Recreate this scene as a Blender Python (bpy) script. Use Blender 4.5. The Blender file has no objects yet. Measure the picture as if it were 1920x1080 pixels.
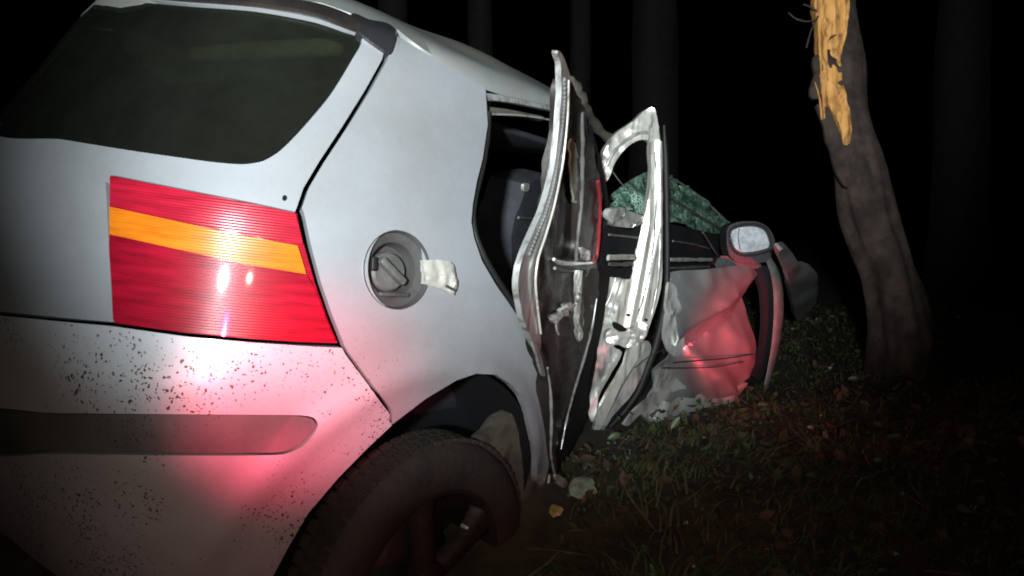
import bpy, bmesh, math, random
import numpy as np
from mathutils import Vector, Matrix, noise
from mathutils.bvhtree import BVHTree
from mathutils.geometry import delaunay_2d_cdt
random.seed(7)
SC = bpy.context.scene
COL = SC.collection
R = math.radians

# ------------------------------------------------------------------ camera, world, lights, exposure
FPX = 1400.0
CC = Vector((-.618, -1.956, .983))                 # camera in the car's own frame
YAW, PIT, ROL = R(54.2), R(-4.3), R(7.4)
fw = Vector((math.sin(YAW)*math.cos(PIT), math.cos(YAW)*math.cos(PIT), math.sin(PIT)))
r0 = fw.cross(Vector((0, 0, 1))).normalized(); u0 = r0.cross(fw)
r2 = math.cos(ROL)*r0 + math.sin(ROL)*u0; u2 = -math.sin(ROL)*r0 + math.cos(ROL)*u0
A = Matrix((r0, u0, fw)).transposed(); B = Matrix((r2, u2, fw)).transposed()
ROT = A @ B.transposed()                            # car frame -> world (the car leans, the camera is level)
SHIFT = Vector((0, 0, -.25))
MW = Matrix.Translation(CC + SHIFT) @ ROT.to_4x4() @ Matrix.Translation(-CC)
CW = CC + SHIFT
cam = bpy.data.cameras.new('camera'); camo = bpy.data.objects.new('camera', cam); COL.objects.link(camo)
camo.matrix_world = Matrix.Translation(CW) @ Matrix((r0, u0, -fw)).transposed().to_4x4()
cam.sensor_width = 36; cam.lens = FPX/1920*36; cam.clip_start = .02; cam.clip_end = 400
SC.camera = camo

W = bpy.data.worlds.new('World'); SC.world = W; W.use_nodes = True
nt = W.node_tree; bg = nt.nodes['Background']
sky = nt.nodes.new('ShaderNodeTexSky'); sky.sky_type = 'NISHITA'; sky.sun_disc = False
sky.sun_elevation = R(-6); sky.sun_rotation = R(200)
nt.links.new(sky.outputs[0], bg.inputs[0]); bg.inputs[1].default_value = .05

def toW(p): return MW @ Vector(p)
def lamp(name, kind, loc, target, power, color, size, spot=None, blend=.6):
    l = bpy.data.lights.new(name, kind); l.energy = power; l.color = color
    if kind == 'AREA': l.shape = 'DISK'; l.size = size
    else: l.shadow_soft_size = size
    if spot: l.spot_size = R(spot); l.spot_blend = blend
    o = bpy.data.objects.new(name, l); COL.objects.link(o)
    o.location = loc
    o.rotation_euler = (Vector(target)-Vector(loc)).to_track_quat('-Z', 'Y').to_euler()
    return o
# work light held up behind the photographer
lamp('torch_light', 'SPOT', toW((-1.85, -2.45, 1.16)), toW((.94, -.75, 1.76)), 1280, (.87, .955, 1.0), .06, 55, .86)
# phone flash next to the lens
lamp('flash_light', 'SPOT', toW((-.66, -2.0, 1.03)), toW((.9, -.6, .95)), 25, (1, .91, .76), .012, 100, 1)
# red lights of the emergency vehicle standing behind, as two beams; the low red strip is added for glints
lamp('red_beacon_light', 'SPOT', toW((-2.2, -3.2, .75)), toW((.34, -.79, .61)), 1300, (1, .015, .10), .06, 9, .95)
lamp('red_beacon_light', 'SPOT', toW((-.3, -3.6, .62)), toW((2.40, -.92, .71)), 1700, (1, .012, .05), .06, 10, .9)
rl = lamp('red_glint_light', 'AREA', toW((-.25, -2.75, .27)), toW((1.0, -.8, .66)), .9, (1, .012, .08), 1.5)
rl.data.shape = 'RECTANGLE'; rl.data.size = 1.0; rl.data.size_y = .22; rl.data.spread = R(75)

SC.view_settings.view_transform = 'Standard'; SC.view_settings.look = 'None'
SC.view_settings.gamma = 1; SC.view_settings.use_curve_mapping = False
SC.view_settings.exposure = 0
SC.render.engine = 'CYCLES'
try:
    SC.cycles.use_denoising = True; SC.cycles.filter_width = 1.9
except Exception: pass

# ------------------------------------------------------------------ rays
def ray(px, py): return (fw + r2*((px-960)/FPX) + u2*((540-py)/FPX))
def rayW(px, py): return (fw + r0*((px-960)/FPX) + u0*((540-py)/FPX))
def vplane(a, b, lean=0.0):
    """plane through two points of the floor plan, standing up (car frame); lean = run per metre of height"""
    a = Vector((a[0], a[1], 0)); b = Vector((b[0], b[1], 0))
    d = (b-a).normalized(); n0 = Vector((d.y, -d.x, 0))
    up = Vector((0, 0, 1)) + n0*lean
    n = d.cross(up).normalized()
    a = a - n0*lean*.8
    if n.dot(CC-a) < 0: n = -n
    def f(px, py):
        q = ray(px, py); return CC + q*((a-CC).dot(n)/q.dot(n))
    f.n = n; return f
def shifted(f, k):
    """the same plane, k metres nearer to the viewer's side"""
    a = f(960, 540) + f.n*k; n = f.n
    def g(px, py):
        q = ray(px, py); return CC + q*((a-CC).dot(n)/q.dot(n))
    g.n = n; return g

# ------------------------------------------------------------------ materials
def mat(name, col, rough=.5, metal=0., coat=0., var=0., vscale=6., col2=None, bump=0., bscale=40., spec=.5, mask=(.4, .6), streak=None):
    m = bpy.data.materials.new(name); m.use_nodes = True
    t = m.node_tree; b = t.nodes['Principled BSDF']; N = t.nodes.new; L = t.links.new
    b.inputs['Base Color'].default_value = (*col, 1); b.inputs['Roughness'].default_value = rough
    b.inputs['Metallic'].default_value = metal; b.inputs['Coat Weight'].default_value = coat
    b.inputs['Coat Roughness'].default_value = .08; b.inputs['Specular IOR Level'].default_value = spec
    tc = N('ShaderNodeTexCoord')
    if col2 or var:
        nz = N('ShaderNodeTexNoise'); nz.inputs['Scale'].default_value = vscale; nz.inputs['Detail'].default_value = 6
        nz.inputs['Roughness'].default_value = .65
        if streak:
            mp = N('ShaderNodeMapping'); mp.inputs['Scale'].default_value = streak; L(tc.outputs['Object'], mp.inputs[0]); L(mp.outputs[0], nz.inputs['Vector'])
        else: L(tc.outputs['Object'], nz.inputs['Vector'])
        rp = N('ShaderNodeValToRGB'); c2 = col2 or tuple(c*(1-var) for c in col)
        rp.color_ramp.elements[0].position = mask[0]; rp.color_ramp.elements[0].color = (*c2, 1)
        rp.color_ramp.elements[1].position = mask[1]; rp.color_ramp.elements[1].color = (*col, 1)
        L(nz.outputs[0], rp.inputs[0]); L(rp.outputs[0], b.inputs['Base Color'])
    if bump:
        n2 = N('ShaderNodeTexNoise'); n2.inputs['Scale'].default_value = bscale; n2.inputs['Detail'].default_value = 5
        L(tc.outputs['Object'], n2.inputs['Vector'])
        bp = N('ShaderNodeBump'); bp.inputs['Strength'].default_value = bump; bp.inputs['Distance'].default_value = .01
        L(n2.outputs[0], bp.inputs['Height']); L(bp.outputs[0], b.inputs['Normal'])
    return m

def paint(name, specks=0., rough=.38, col=(.47, .495, .52), grime=.34, metal=.5, coat=.6):
    """silver metallic paint under a film of road dirt, with mud specks"""
    m = bpy.data.materials.new(name); m.use_nodes = True
    t = m.node_tree; b = t.nodes['Principled BSDF']; N = t.nodes.new; L = t.links.new
    b.inputs['Metallic'].default_value = metal; b.inputs['Coat Weight'].default_value = coat; b.inputs['Coat Roughness'].default_value = .16
    tc = N('ShaderNodeTexCoord')
    n1 = N('ShaderNodeTexNoise'); n1.inputs['Scale'].default_value = 3.5; n1.inputs['Detail'].default_value = 8; n1.inputs['Roughness'].default_value = .7
    L(tc.outputs['Object'], n1.inputs['Vector'])
    r1 = N('ShaderNodeMapRange'); r1.inputs[1].default_value = .38; r1.inputs[2].default_value = .68; r1.inputs[3].default_value = 0; r1.inputs[4].default_value = grime
    L(n1.outputs[0], r1.inputs[0])
    mx = N('ShaderNodeMix'); mx.data_type = 'RGBA'; mx.inputs[6].default_value = (*col, 1); mx.inputs[7].default_value = (.24, .225, .18, 1)
    nf = N('ShaderNodeTexNoise'); nf.inputs['Scale'].default_value = 75; nf.inputs['Detail'].default_value = 5; nf.inputs['Roughness'].default_value = .7
    L(tc.outputs['Object'], nf.inputs['Vector'])
    rf = N('ShaderNodeMapRange'); rf.inputs[1].default_value = .46; rf.inputs[2].default_value = .74; rf.inputs[3].default_value = 0; rf.inputs[4].default_value = .09
    L(nf.outputs[0], rf.inputs[0])
    am = N('ShaderNodeMath'); am.operation = 'ADD'; am.use_clamp = True; L(r1.outputs[0], am.inputs[0]); L(rf.outputs[0], am.inputs[1])
    L(am.outputs[0], mx.inputs[0])
    rg = N('ShaderNodeMapRange'); rg.inputs[1].default_value = .3; rg.inputs[2].default_value = .8; rg.inputs[3].default_value = rough-.05; rg.inputs[4].default_value = rough+.14
    L(n1.outputs[0], rg.inputs[0]); L(rg.outputs[0], b.inputs['Roughness'])
    out = mx.outputs[2]
    if specks:
        vo = N('ShaderNodeTexVoronoi'); vo.inputs['Scale'].default_value = 190; vo.feature = 'F1'; vo.inputs['Randomness'].default_value = 1
        wv = N('ShaderNodeTexNoise'); wv.inputs['Scale'].default_value = 60; wv.inputs['Detail'].default_value = 3
        L(tc.outputs['Object'], wv.inputs['Vector'])
        va = N('ShaderNodeVectorMath'); va.operation = 'MULTIPLY_ADD'; va.inputs[1].default_value = (.02, .02, .02)
        L(wv.outputs['Color'], va.inputs[0]); L(tc.outputs['Object'], va.inputs[2]); L(va.outputs[0], vo.inputs['Vector'])
        sz = N('ShaderNodeMath'); sz.operation = 'MULTIPLY'; sz.inputs[1].default_value = .46
        sp = N('ShaderNodeSeparateColor'); L(vo.outputs['Color'], sp.inputs[0])
        pw = N('ShaderNodeMath'); pw.operation = 'POWER'; pw.inputs[1].default_value = 3.2; L(sp.outputs[0], pw.inputs[0]); L(pw.outputs[0], sz.inputs[0])
        n3 = N('ShaderNodeTexNoise'); n3.inputs['Scale'].default_value = 5; n3.inputs['Detail'].default_value = 3; L(tc.outputs['Object'], n3.inputs['Vector'])
        r3 = N('ShaderNodeMapRange'); r3.inputs[1].default_value = .42; r3.inputs[2].default_value = .62; r3.inputs[3].default_value = .3; r3.inputs[4].default_value = specks
        L(n3.outputs[0], r3.inputs[0])
        # spray thrown up by the wheel: thins out with height and distance from it
        sx = N('ShaderNodeSeparateXYZ'); L(tc.outputs['Object'], sx.inputs[0])
        hz = N('ShaderNodeMapRange'); hz.inputs[1].default_value = .86; hz.inputs[2].default_value = .62; hz.inputs[3].default_value = 0; hz.inputs[4].default_value = 1
        L(sx.outputs[2], hz.inputs[0])
        m1 = N('ShaderNodeMath'); m1.operation = 'MULTIPLY'; L(sz.outputs[0], m1.inputs[0]); L(r3.outputs[0], m1.inputs[1])
        m2 = N('ShaderNodeMath'); m2.operation = 'MULTIPLY'; L(m1.outputs[0], m2.inputs[0]); L(hz.outputs[0], m2.inputs[1])
        ls = N('ShaderNodeMath'); ls.operation = 'LESS_THAN'; L(vo.outputs['Distance'], ls.inputs[0]); L(m2.outputs[0], ls.inputs[1])
        m3 = N('ShaderNodeMix'); m3.data_type = 'RGBA'; L(ls.outputs[0], m3.inputs[0]); L(out, m3.inputs[6]); m3.inputs[7].default_value = (.05, .032, .024, 1)
        out = m3.outputs[2]
    L(out, b.inputs['Base Color'])
    n4 = N('ShaderNodeTexNoise'); n4.inputs['Scale'].default_value = 2.2; n4.inputs['Detail'].default_value = 2; L(tc.outputs['Object'], n4.inputs['Vector'])
    bp = N('ShaderNodeBump'); bp.inputs['Strength'].default_value = .25; bp.inputs['Distance'].default_value = .02
    L(n4.outputs[0], bp.inputs['Height']); L(bp.outputs[0], b.inputs['Normal'])
    return m

def lens(name, col, col2, scale=190, shift=0):
    """ribbed lamp plastic: fine horizontal prisms"""
    m = bpy.data.materials.new(name); m.use_nodes = True
    t = m.node_tree; b = t.nodes['Principled BSDF']; N = t.nodes.new; L = t.links.new
    b.inputs['Roughness'].default_value = .3; b.inputs['Coat Weight'].default_value = 1; b.inputs['Coat Roughness'].default_value = .06
    tc = N('ShaderNodeTexCoord'); sx = N('ShaderNodeSeparateXYZ'); L(tc.outputs['Object'], sx.inputs[0])
    ml = N('ShaderNodeMath'); ml.operation = 'MULTIPLY'; ml.inputs[1].default_value = scale*6.28; L(sx.outputs[2], ml.inputs[0])
    sn = N('ShaderNodeMath'); sn.operation = 'SINE'; L(ml.outputs[0], sn.inputs[0])
    nz = N('ShaderNodeTexNoise'); nz.inputs['Scale'].default_value = 9; nz.inputs['Detail'].default_value = 7
    mp = N('ShaderNodeMapping'); mp.inputs['Scale'].default_value = (1, 1, 9); L(tc.outputs['Object'], mp.inputs[0]); L(mp.outputs[0], nz.inputs['Vector'])
    ad = N('ShaderNodeMath'); ad.operation = 'MULTIPLY_ADD'; ad.inputs[1].default_value = .06; L(sn.outputs[0], ad.inputs[0]); L(nz.outputs[0], ad.inputs[2])
    rp = N('ShaderNodeValToRGB'); rp.color_ramp.elements[0].position = .25; rp.color_ramp.elements[0].color = (*col2, 1)
    rp.color_ramp.elements[1].position = .7; rp.color_ramp.elements[1].color = (*col, 1)
    L(ad.outputs[0], rp.inputs[0]); L(rp.outputs[0], b.inputs['Base Color'])
    bp = N('ShaderNodeBump'); bp.inputs['Strength'].default_value = .22; bp.inputs['Distance'].default_value = .0012
    L(sn.outputs[0], bp.inputs['Height']); L(bp.outputs[0], b.inputs['Normal'])
    return m

def glassy(name, tint, film, mixf, rough=.08, crack=None):
    """window pane: part clear, part dirt film; optionally crazed"""
    m = bpy.data.materials.new(name); m.use_nodes = True
    t = m.node_tree; b = t.nodes['Principled BSDF']; N = t.nodes.new; L = t.links.new
    out = t.nodes['Material Output']
    b.inputs['Base Color'].default_value = (*film, 1); b.inputs['Roughness'].default_value = rough
    tr = N('ShaderNodeBsdfTransparent'); tr.inputs[0].default_value = (*tint, 1)
    ms = N('ShaderNodeMixShader')
    tc = N('ShaderNodeTexCoord')
    nz = N('ShaderNodeTexNoise'); nz.inputs['Scale'].default_value = 7; nz.inputs['Detail'].default_value = 8; nz.inputs['Roughness'].default_value = .7; L(tc.outputs['Object'], nz.inputs['Vector'])
    mr = N('ShaderNodeMapRange'); mr.inputs[1].default_value = .3; mr.inputs[2].default_value = .75; mr.inputs[3].default_value = mixf-.18; mr.inputs[4].default_value = mixf+.18
    L(nz.outputs[0], mr.inputs[0])
    fac = mr.outputs[0]
    if crack:
        vo = N('ShaderNodeTexVoronoi'); vo.feature = 'DISTANCE_TO_EDGE'; vo.inputs['Scale'].default_value = crack; L(tc.outputs['Object'], vo.inputs['Vector'])
        ls = N('ShaderNodeMath'); ls.operation = 'LESS_THAN'; ls.inputs[1].default_value = .11; L(vo.outputs['Distance'], ls.inputs[0])
        n5 = N('ShaderNodeTexNoise'); n5.inputs['Scale'].default_value = 16; L(tc.outputs['Object'], n5.inputs['Vector'])
        g5 = N('ShaderNodeMapRange'); g5.inputs[1].default_value = .32; g5.inputs[2].default_value = .55; L(n5.outputs[0], g5.inputs[0])
        mm = N('ShaderNodeMath'); mm.operation = 'MULTIPLY'; L(ls.outputs[0], mm.inputs[0]); L(g5.outputs[0], mm.inputs[1])
        mc = N('ShaderNodeMix'); mc.data_type = 'RGBA'; L(mm.outputs[0], mc.inputs[0]); mc.inputs[6].default_value = (*film, 1); mc.inputs[7].default_value = (.55, .80, .66, 1)
        L(mc.outputs[2], b.inputs['Base Color'])
        mx = N('ShaderNodeMath'); mx.operation = 'MAXIMUM'; L(mr.outputs[0], mx.inputs[0]); L(mm.outputs[0], mx.inputs[1]); fac = mx.outputs[0]
    L(fac, ms.inputs[0]); L(tr.outputs[0], ms.inputs[1]); L(b.outputs[0], ms.inputs[2]); L(ms.outputs[0], out.inputs[0])
    return m

M_paint = paint('silver_paint', 0)
M_bumper = paint('silver_bumper_paint', 1.5, .5, metal=.3, coat=.2)
M_quarter = paint('silver_quarter_paint', .7, .34)
M_door = paint('crushed_door_paint', 0, .3, (.50, .52, .52), grime=.4, metal=.8)
M_strip = paint('grey_strip_paint', 1.2, .45, (.075, .078, .08), grime=.25, metal=.1)
M_roof = paint('shaded_roof_paint', 0, .5, (.27, .285, .28), grime=.95, metal=.3)  # same silver; the roof's shade is put into darker colour and heavy grime
M_white = mat('bare_light_metal', (.56, .56, .50), .34, .4, .3, col2=(.13, .13, .10), vscale=10, mask=(.30, .50), streak=(5, 5, .55))  # dark streaks in the colour imitate reflections on bent sheet
M_edge = mat('door_edge_paint', (.42, .43, .42), .3, .5, .4, col2=(.14, .13, .10), vscale=9, mask=(.34, .52), streak=(5, 5, .8))  # streaked colour stands in for reflections along the edge
M_crumple = mat('crumpled_silver', (.50, .51, .48), .3, .5, .5, col2=(.16, .155, .13), vscale=7, mask=(.34, .52), streak=(3, 3, .9))  # reflections of the folded sheet painted as long streaks
M_black = mat('black_rubber', (.008, .008, .008), .6, bump=.2, spec=.35)
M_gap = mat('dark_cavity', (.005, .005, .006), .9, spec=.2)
M_trim = mat('dark_door_trim', (.02, .015, .013), .45, col2=(.009, .007, .006), vscale=7, bump=.2, bscale=30)
M_plastic = mat('black_plastic', (.018, .018, .02), .42, bump=.15, bscale=120)
M_grey = mat('grey_plastic', (.10, .10, .095), .5, col2=(.06, .06, .055), vscale=14, bump=.1)
M_greyl = mat('filler_ring_grey', (.06, .06, .058), .5, col2=(.042, .04, .038), vscale=10)
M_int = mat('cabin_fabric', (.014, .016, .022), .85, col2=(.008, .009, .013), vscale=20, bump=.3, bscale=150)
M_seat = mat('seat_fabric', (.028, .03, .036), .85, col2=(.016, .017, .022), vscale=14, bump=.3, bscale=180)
M_head = mat('lining_and_band_olive', (.30, .30, .22), .9, col2=(.2, .2, .14), vscale=8)
M_tyre = mat('muddy_tyre_rubber', (.013, .012, .011), .8, col2=(.026, .021, .016), vscale=8, bump=.4, bscale=45, mask=(.45, .65))
M_rim = mat('muddy_rim', (.03, .026, .024), .55, .3, col2=(.02, .015, .012), vscale=9, bump=.2)
M_mud = mat('mud_caked_liner', (.075, .068, .05), .75, col2=(.026, .022, .016), vscale=9, bump=.5, bscale=30, mask=(.35, .62))
M_chrome = mat('shiny_steel', (.78, .77, .72), .22, .7, col2=(.3, .28, .22), vscale=20, mask=(.3, .45))
M_mirror = mat('pale_reflection_glass', (.46, .48, .50), .42, .25, 0, col2=(.25, .265, .285), vscale=40, mask=(.35, .6), bump=.1, bscale=80)  # reflected brightness painted as a pale mottled base colour
M_spoil = mat('dark_spoiler_plastic', (.014, .012, .011), .5, col2=(.024, .019, .015), vscale=9)
M_red = mat('red_lit_rubber', (.22, .02, .025), .4)  # red light reflected in the weatherstrip, put into its base colour
M_tail = lens('red_lens', (.44, .011, .032), (.22, .005, .016))
M_tail2 = lens('deep_red_lens', (.34, .005, .022), (.16, .003, .010))
M_amber = lens('amber_lens', (.66, .19, .010), (.46, .10, .005))
M_glass = glassy('dirty_rear_glass', (.40, .44, .34), (.012, .013, .010), .66, .10)
M_dglass = glassy('dirty_door_glass', (.6, .6, .5), (.026, .025, .02), .55, .2)
M_wind = glassy('crazed_green_glass', (.35, .55, .42), (.07, .20, .11), .66, .3, crack=60)

# ------------------------------------------------------------------ object helpers
def link(name, me, m, parent=None, smooth=True):
    o = bpy.data.objects.new(name, me); COL.objects.link(o)
    if m: me.materials.append(m)
    if smooth:
        for p in me.polygons: p.use_smooth = True
    if parent: o.parent = parent
    return o
def mesh(name, vs, fs):
    me = bpy.data.meshes.new(name); me.from_pydata([tuple(v) for v in vs], [], fs); me.update(); return me
def tag(o, label, cat, group=None):
    o['label'] = label; o['category'] = cat
    if group: o['group'] = group
    return o
def sharp(me, ang=35):
    bm = bmesh.new(); bm.from_mesh(me)
    bmesh.ops.recalc_face_normals(bm, faces=bm.faces)
    for e in bm.edges:
        if len(e.link_faces) == 2 and e.calc_face_angle(0) > R(ang): e.smooth = False
    bm.to_mesh(me); bm.free()

def catmull(pts, step, closed=True):
    pts = [np.array(p, float) for p in pts]; n = len(pts); out = []
    for i in range(n if closed else n-1):
        p0 = pts[(i-1) % n] if closed or i > 0 else pts[i]
        p1 = pts[i]; p2 = pts[(i+1) % n]
        p3 = pts[(i+2) % n] if closed or i+2 < n else p2
        k = max(1, int(round(np.linalg.norm(p2-p1)/step)))
        l1, l2 = np.linalg.norm(p2-p0)+1e-9, np.linalg.norm(p3-p1)+1e-9
        d = np.linalg.norm(p2-p1)
        m1 = (p2-p0)/l1*d; m2 = (p3-p1)/l2*d
        for j in range(k):
            t = j/k
            out.append((2*t**3-3*t*t+1)*p1+(t**3-2*t*t+t)*m1*.8+(-2*t**3+3*t*t)*p2+(t**3-t*t)*m2*.8)
    if not closed: out.append(pts[-1])
    return out
def linear(pts, step):
    out = []; n = len(pts)
    for i in range(n):
        p, q = np.array(pts[i], float), np.array(pts[(i+1) % n], float)
        k = max(1, int(round(np.linalg.norm(q-p)/step)))
        out += [p+(q-p)*j/k for j in range(k)]
    return out
def inside(pt, poly):
    x, y = pt; c = False; n = len(poly); j = n-1
    for i in range(n):
        xi, yi = poly[i]; xj, yj = poly[j]
        if (yi > y) != (yj > y) and x < (xj-xi)*(y-yi)/(yj-yi)+xi: c = not c
        j = i
    return c
def polydist(p, loop):
    a = np.array(loop); b = np.roll(a, -1, 0); d = b-a
    t = np.clip(((p-a)*d).sum(1)/((d*d).sum(1)+1e-12), 0, 1)
    return np.sqrt((((a+d*t[:, None])-p)**2).sum(1)).min()
def triangulate(outer, holes, step):
    """2-D constrained triangulation of an outline with holes and a jittered grid of inner points"""
    loops = [outer]+list(holes); vs = []; ed = []
    for lp in loops:
        s = len(vs); vs += [tuple(p) for p in lp]
        ed += [(s+i, s+(i+1) % len(lp)) for i in range(len(lp))]
    xs = [p[0] for p in outer]; ys = [p[1] for p in outer]
    y = min(ys)+step/2; row = 0
    while y < max(ys):
        x = min(xs)+(step/2 if row % 2 else 0)
        while x < max(xs):
            q = np.array((x, y))
            if inside(q, outer) and not any(inside(q, h) for h in holes) and min(polydist(q, l) for l in loops) > step*.45:
                vs.append((x, y))
            x += step
        y += step*.87; row += 1
    r = delaunay_2d_cdt([Vector(v) for v in vs], ed, [], 0, 1e-7)
    V = [np.array(v) for v in r[0]]; T = []
    for f in r[2]:
        c = sum(V[i] for i in f)/3
        if inside(c, outer) and not any(inside(c, h) for h in holes): T.append(tuple(f))
    return V, T
def solid(V3, T, back):
    """front faces, back faces (V3+back per vertex) and rim"""
    n = len(V3); vs = list(V3)+[V3[i]+back[i] for i in range(n)]
    fs = [tuple(t) for t in T]+[tuple(n+i for i in reversed(t)) for t in T]
    cnt = {}
    for t in T:
        for a, b in ((t[0], t[1]), (t[1], t[2]), (t[2], t[0])): cnt[(a, b)] = 1
    for a, b in list(cnt):
        if (b, a) not in cnt: fs.append((b, a, n+a, n+b))
    return vs, fs

def sheet(name, outline, surf, m, parent, thick=.012, holes=(), step=10, crump=0., cs=9., smooth=True, ang=38, round_=True, relief=None):
    """a piece cut to an outline on a surface standing in the car frame, with real thickness"""
    o2 = catmull(outline, step) if round_ else linear(outline, step)
    hs = [catmull(h, step) for h in holes]
    V, T = triangulate(o2, hs, step)
    n = surf.n; V3 = []
    for p in V:
        q = surf(p[0], p[1])
        d = 0
        if crump: d += crump*(1.1-2.6*abs(noise.noise(q*cs*.7))+.8*noise.noise(q*cs*.5+Vector((8, 2, 5)))-1.1*abs(noise.noise(q*cs*1.7+Vector((3, 1, 7)))))
        if relief: d += relief(p[0], p[1])
        V3.append(q+n*d)
    vs, fs = solid(V3, T, [-n*thick]*len(V3))
    me = mesh(name, vs, fs); sharp(me, ang)
    return link(name, me, m, parent, smooth)

def bar(name, pts, surf, m, parent, rad=.008, flat=1.0, step=10, seg=8, lift=0., rag=0.):
    """a rod swept along a traced line; flat < 1 squashes it against the surface"""
    P = [Vector((*p[:2], p[2] if len(p) > 2 else 1)) for p in pts]
    line = catmull([tuple(p) for p in P], step, False)
    n = surf.n
    C3 = [surf(p[0], p[1])+n*lift for p in line]; vs = []; fs = []
    for i, c in enumerate(C3):
        t = (C3[min(i+1, len(C3)-1)]-C3[max(i-1, 0)]).normalized()
        s = t.cross(n).normalized(); w = rad*line[i][2]
        if rag: w *= 1+rag*noise.noise(c*40)
        for k in range(seg):
            a = 2*math.pi*k/seg; vs.append(c+s*w*math.cos(a)+n*w*flat*math.sin(a))
    for i in range(len(C3)-1):
        for k in range(seg):
            fs.append((i*seg+k, i*seg+(k+1) % seg, (i+1)*seg+(k+1) % seg, (i+1)*seg+k))
    fs.append(tuple(range(seg))); fs.append(tuple(reversed(range((len(C3)-1)*seg, len(C3)*seg))))
    me = mesh(name, vs, fs); sharp(me, 60)
    return link(name, me, m, parent)

def lathe(prof, axis_o, axis, ref, seg=48):
    """profile [(along axis, radius)] turned round an axis"""
    axis = axis.normalized(); a = (ref-axis*ref.dot(axis)).normalized(); b = axis.cross(a); vs = []; fs = []
    for k in range(seg):
        t = 2*math.pi*k/seg
        for h, rr in prof: vs.append(axis_o+axis*h+(a*math.cos(t)+b*math.sin(t))*rr)
    n = len(prof)
    for k in range(seg):
        for i in range(n-1):
            fs.append((k*n+i, ((k+1) % seg)*n+i, ((k+1) % seg)*n+i+1, k*n+i+1))
    return vs, fs
def boxm(size, bev=.02, seg=3):
    bm = bmesh.new(); bmesh.ops.create_cube(bm, size=1)
    for v in bm.verts: v.co = Vector((v.co.x*size[0], v.co.y*size[1], v.co.z*size[2]))
    bmesh.ops.bevel(bm, geom=bm.edges[:], offset=bev, segments=seg, affect='EDGES', profile=.5)
    return bm
def box(name, c, size, m, parent, bev=.02, rot=None, puff=0.):
    bm = boxm(size, bev)
    if puff:
        for v in bm.verts: v.co += Vector((noise.noise(v.co*7), noise.noise(v.co*7+Vector((5, 0, 0))), noise.noise(v.co*7+Vector((0, 9, 0)))))*puff
    M = Matrix.Translation(c) @ (rot.to_4x4() if rot else Matrix())
    bm.transform(M); me = bpy.data.meshes.new(name); bm.to_mesh(me); bm.free()
    return link(name, me, m, parent)

# ------------------------------------------------------------------ the body skin of the car  S(u, v)
def pchip(xs, ys):
    xs = np.array(xs, float); ys = np.array(ys, float); h = np.diff(xs); d = np.diff(ys)/h
    m = np.zeros_like(xs); m[0], m[-1] = d[0], d[-1]
    for i in range(1, len(xs)-1):
        m[i] = 0 if d[i-1]*d[i] <= 0 else 2*d[i-1]*d[i]/(d[i-1]+d[i])
    def f(x):
        x = np.clip(x, xs[0], xs[-1]); i = np.clip(np.searchsorted(xs, x)-1, 0, len(xs)-2)
        t = (x-xs[i])/h[i]
        return (2*t**3-3*t*t+1)*ys[i]+(t**3-2*t*t+t)*h[i]*m[i]+(-2*t**3+3*t*t)*ys[i+1]+(t**3-t*t)*h[i]*m[i+1]
    return f
VV = [.08, .2, .34, .48, .60, .72, .85, .95, 1.05, 1.2, 1.33, 1.40, 1.47, 1.6, 2.0]
fW = pchip(VV, [.76, .80, .835, .857, .866, .868, .862, .845, .810, .750, .705, .615, .525, .385, 0])
fX = pchip(VV, [.14, .09, .045, .02, .02, .05, .065, .085, .125, .215, .295, .33, .348, .36, .37])
fZ = pchip(VV, [.08, .2, .34, .48, .60, .72, .85, .95, 1.05, 1.22, 1.385, 1.442, 1.485, 1.53, 1.57])
SE, SL = 4.4, 1.55
_th = np.linspace(0, math.pi/2, 4001)
_cx = 1-np.cos(_th)**(2/SE); _cy = np.sin(_th)**(2/SE)
_cx[-1] = 1; _cy[0] = 0
_s = np.r_[0, np.cumsum(np.hypot(np.diff(_cx)*SL, np.diff(_cy)*.86))]
UMAX = _s[-1]
WCX, WCZ, WR = .80, .285, .385       # wheel arch, set below
def S(u, v):
    sg = -1 if u >= 0 else 1; u = abs(u)
    w, x0, z = float(fW(v)), float(fX(v)), float(fZ(v))
    if u <= UMAX:
        x = x0+SL*float(np.interp(u, _s, _cx)); y = w*float(np.interp(u, _s, _cy))
    else:
        x = x0+SL+(u-UMAX); y = w
    if v > 1.1 and x > 1.0:
        k = min(1, (v-1.1)/.25); d_ = max(0, x-1.42); z -= (.10*(x-1.0)**2+.8*min(d_, .35)**2+.5*max(0, d_-.35))*k           # roof beaten down towards the front
    if v < .95:                                                     # flared lip of the wheel arch
        rr = math.hypot(x-WCX, z-WCZ)
        y += .015*math.exp(-((rr-WR-.010)/.038)**2)*(1 if z > WCZ-.15 else 0)
    return Vector((x, sg*y, z))
def Nrm(u, v):
    e = 2e-3
    v1, v2 = max(.08, v-e), min(1.999, v+e)
    n = (S(u+e, v)-S(u-e, v)).cross(S(u, v2)-S(u, v1))
    if n.length < 1e-12: return Vector((0, 0, 1))
    n.normalize()
    return n if n.dot(S(u, v)-Vector((1.6, 0, .6))) > 0 else -n
def make_bvh():
    us = np.linspace(-.4, 3.2, 300); vs_ = np.r_[np.linspace(.08, 1.6, 200), np.linspace(1.62, 2.0, 24)]
    P = [S(u, v) for v in vs_ for u in us]; n = len(us); F = []; key = []
    for j in range(len(vs_)-1):
        for i in range(n-1):
            F.append((j*n+i, j*n+i+1, (j+1)*n+i+1, (j+1)*n+i)); key.append((i, j))
    return BVHTree.FromPolygons(P, F), P, us, vs_, key
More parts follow.
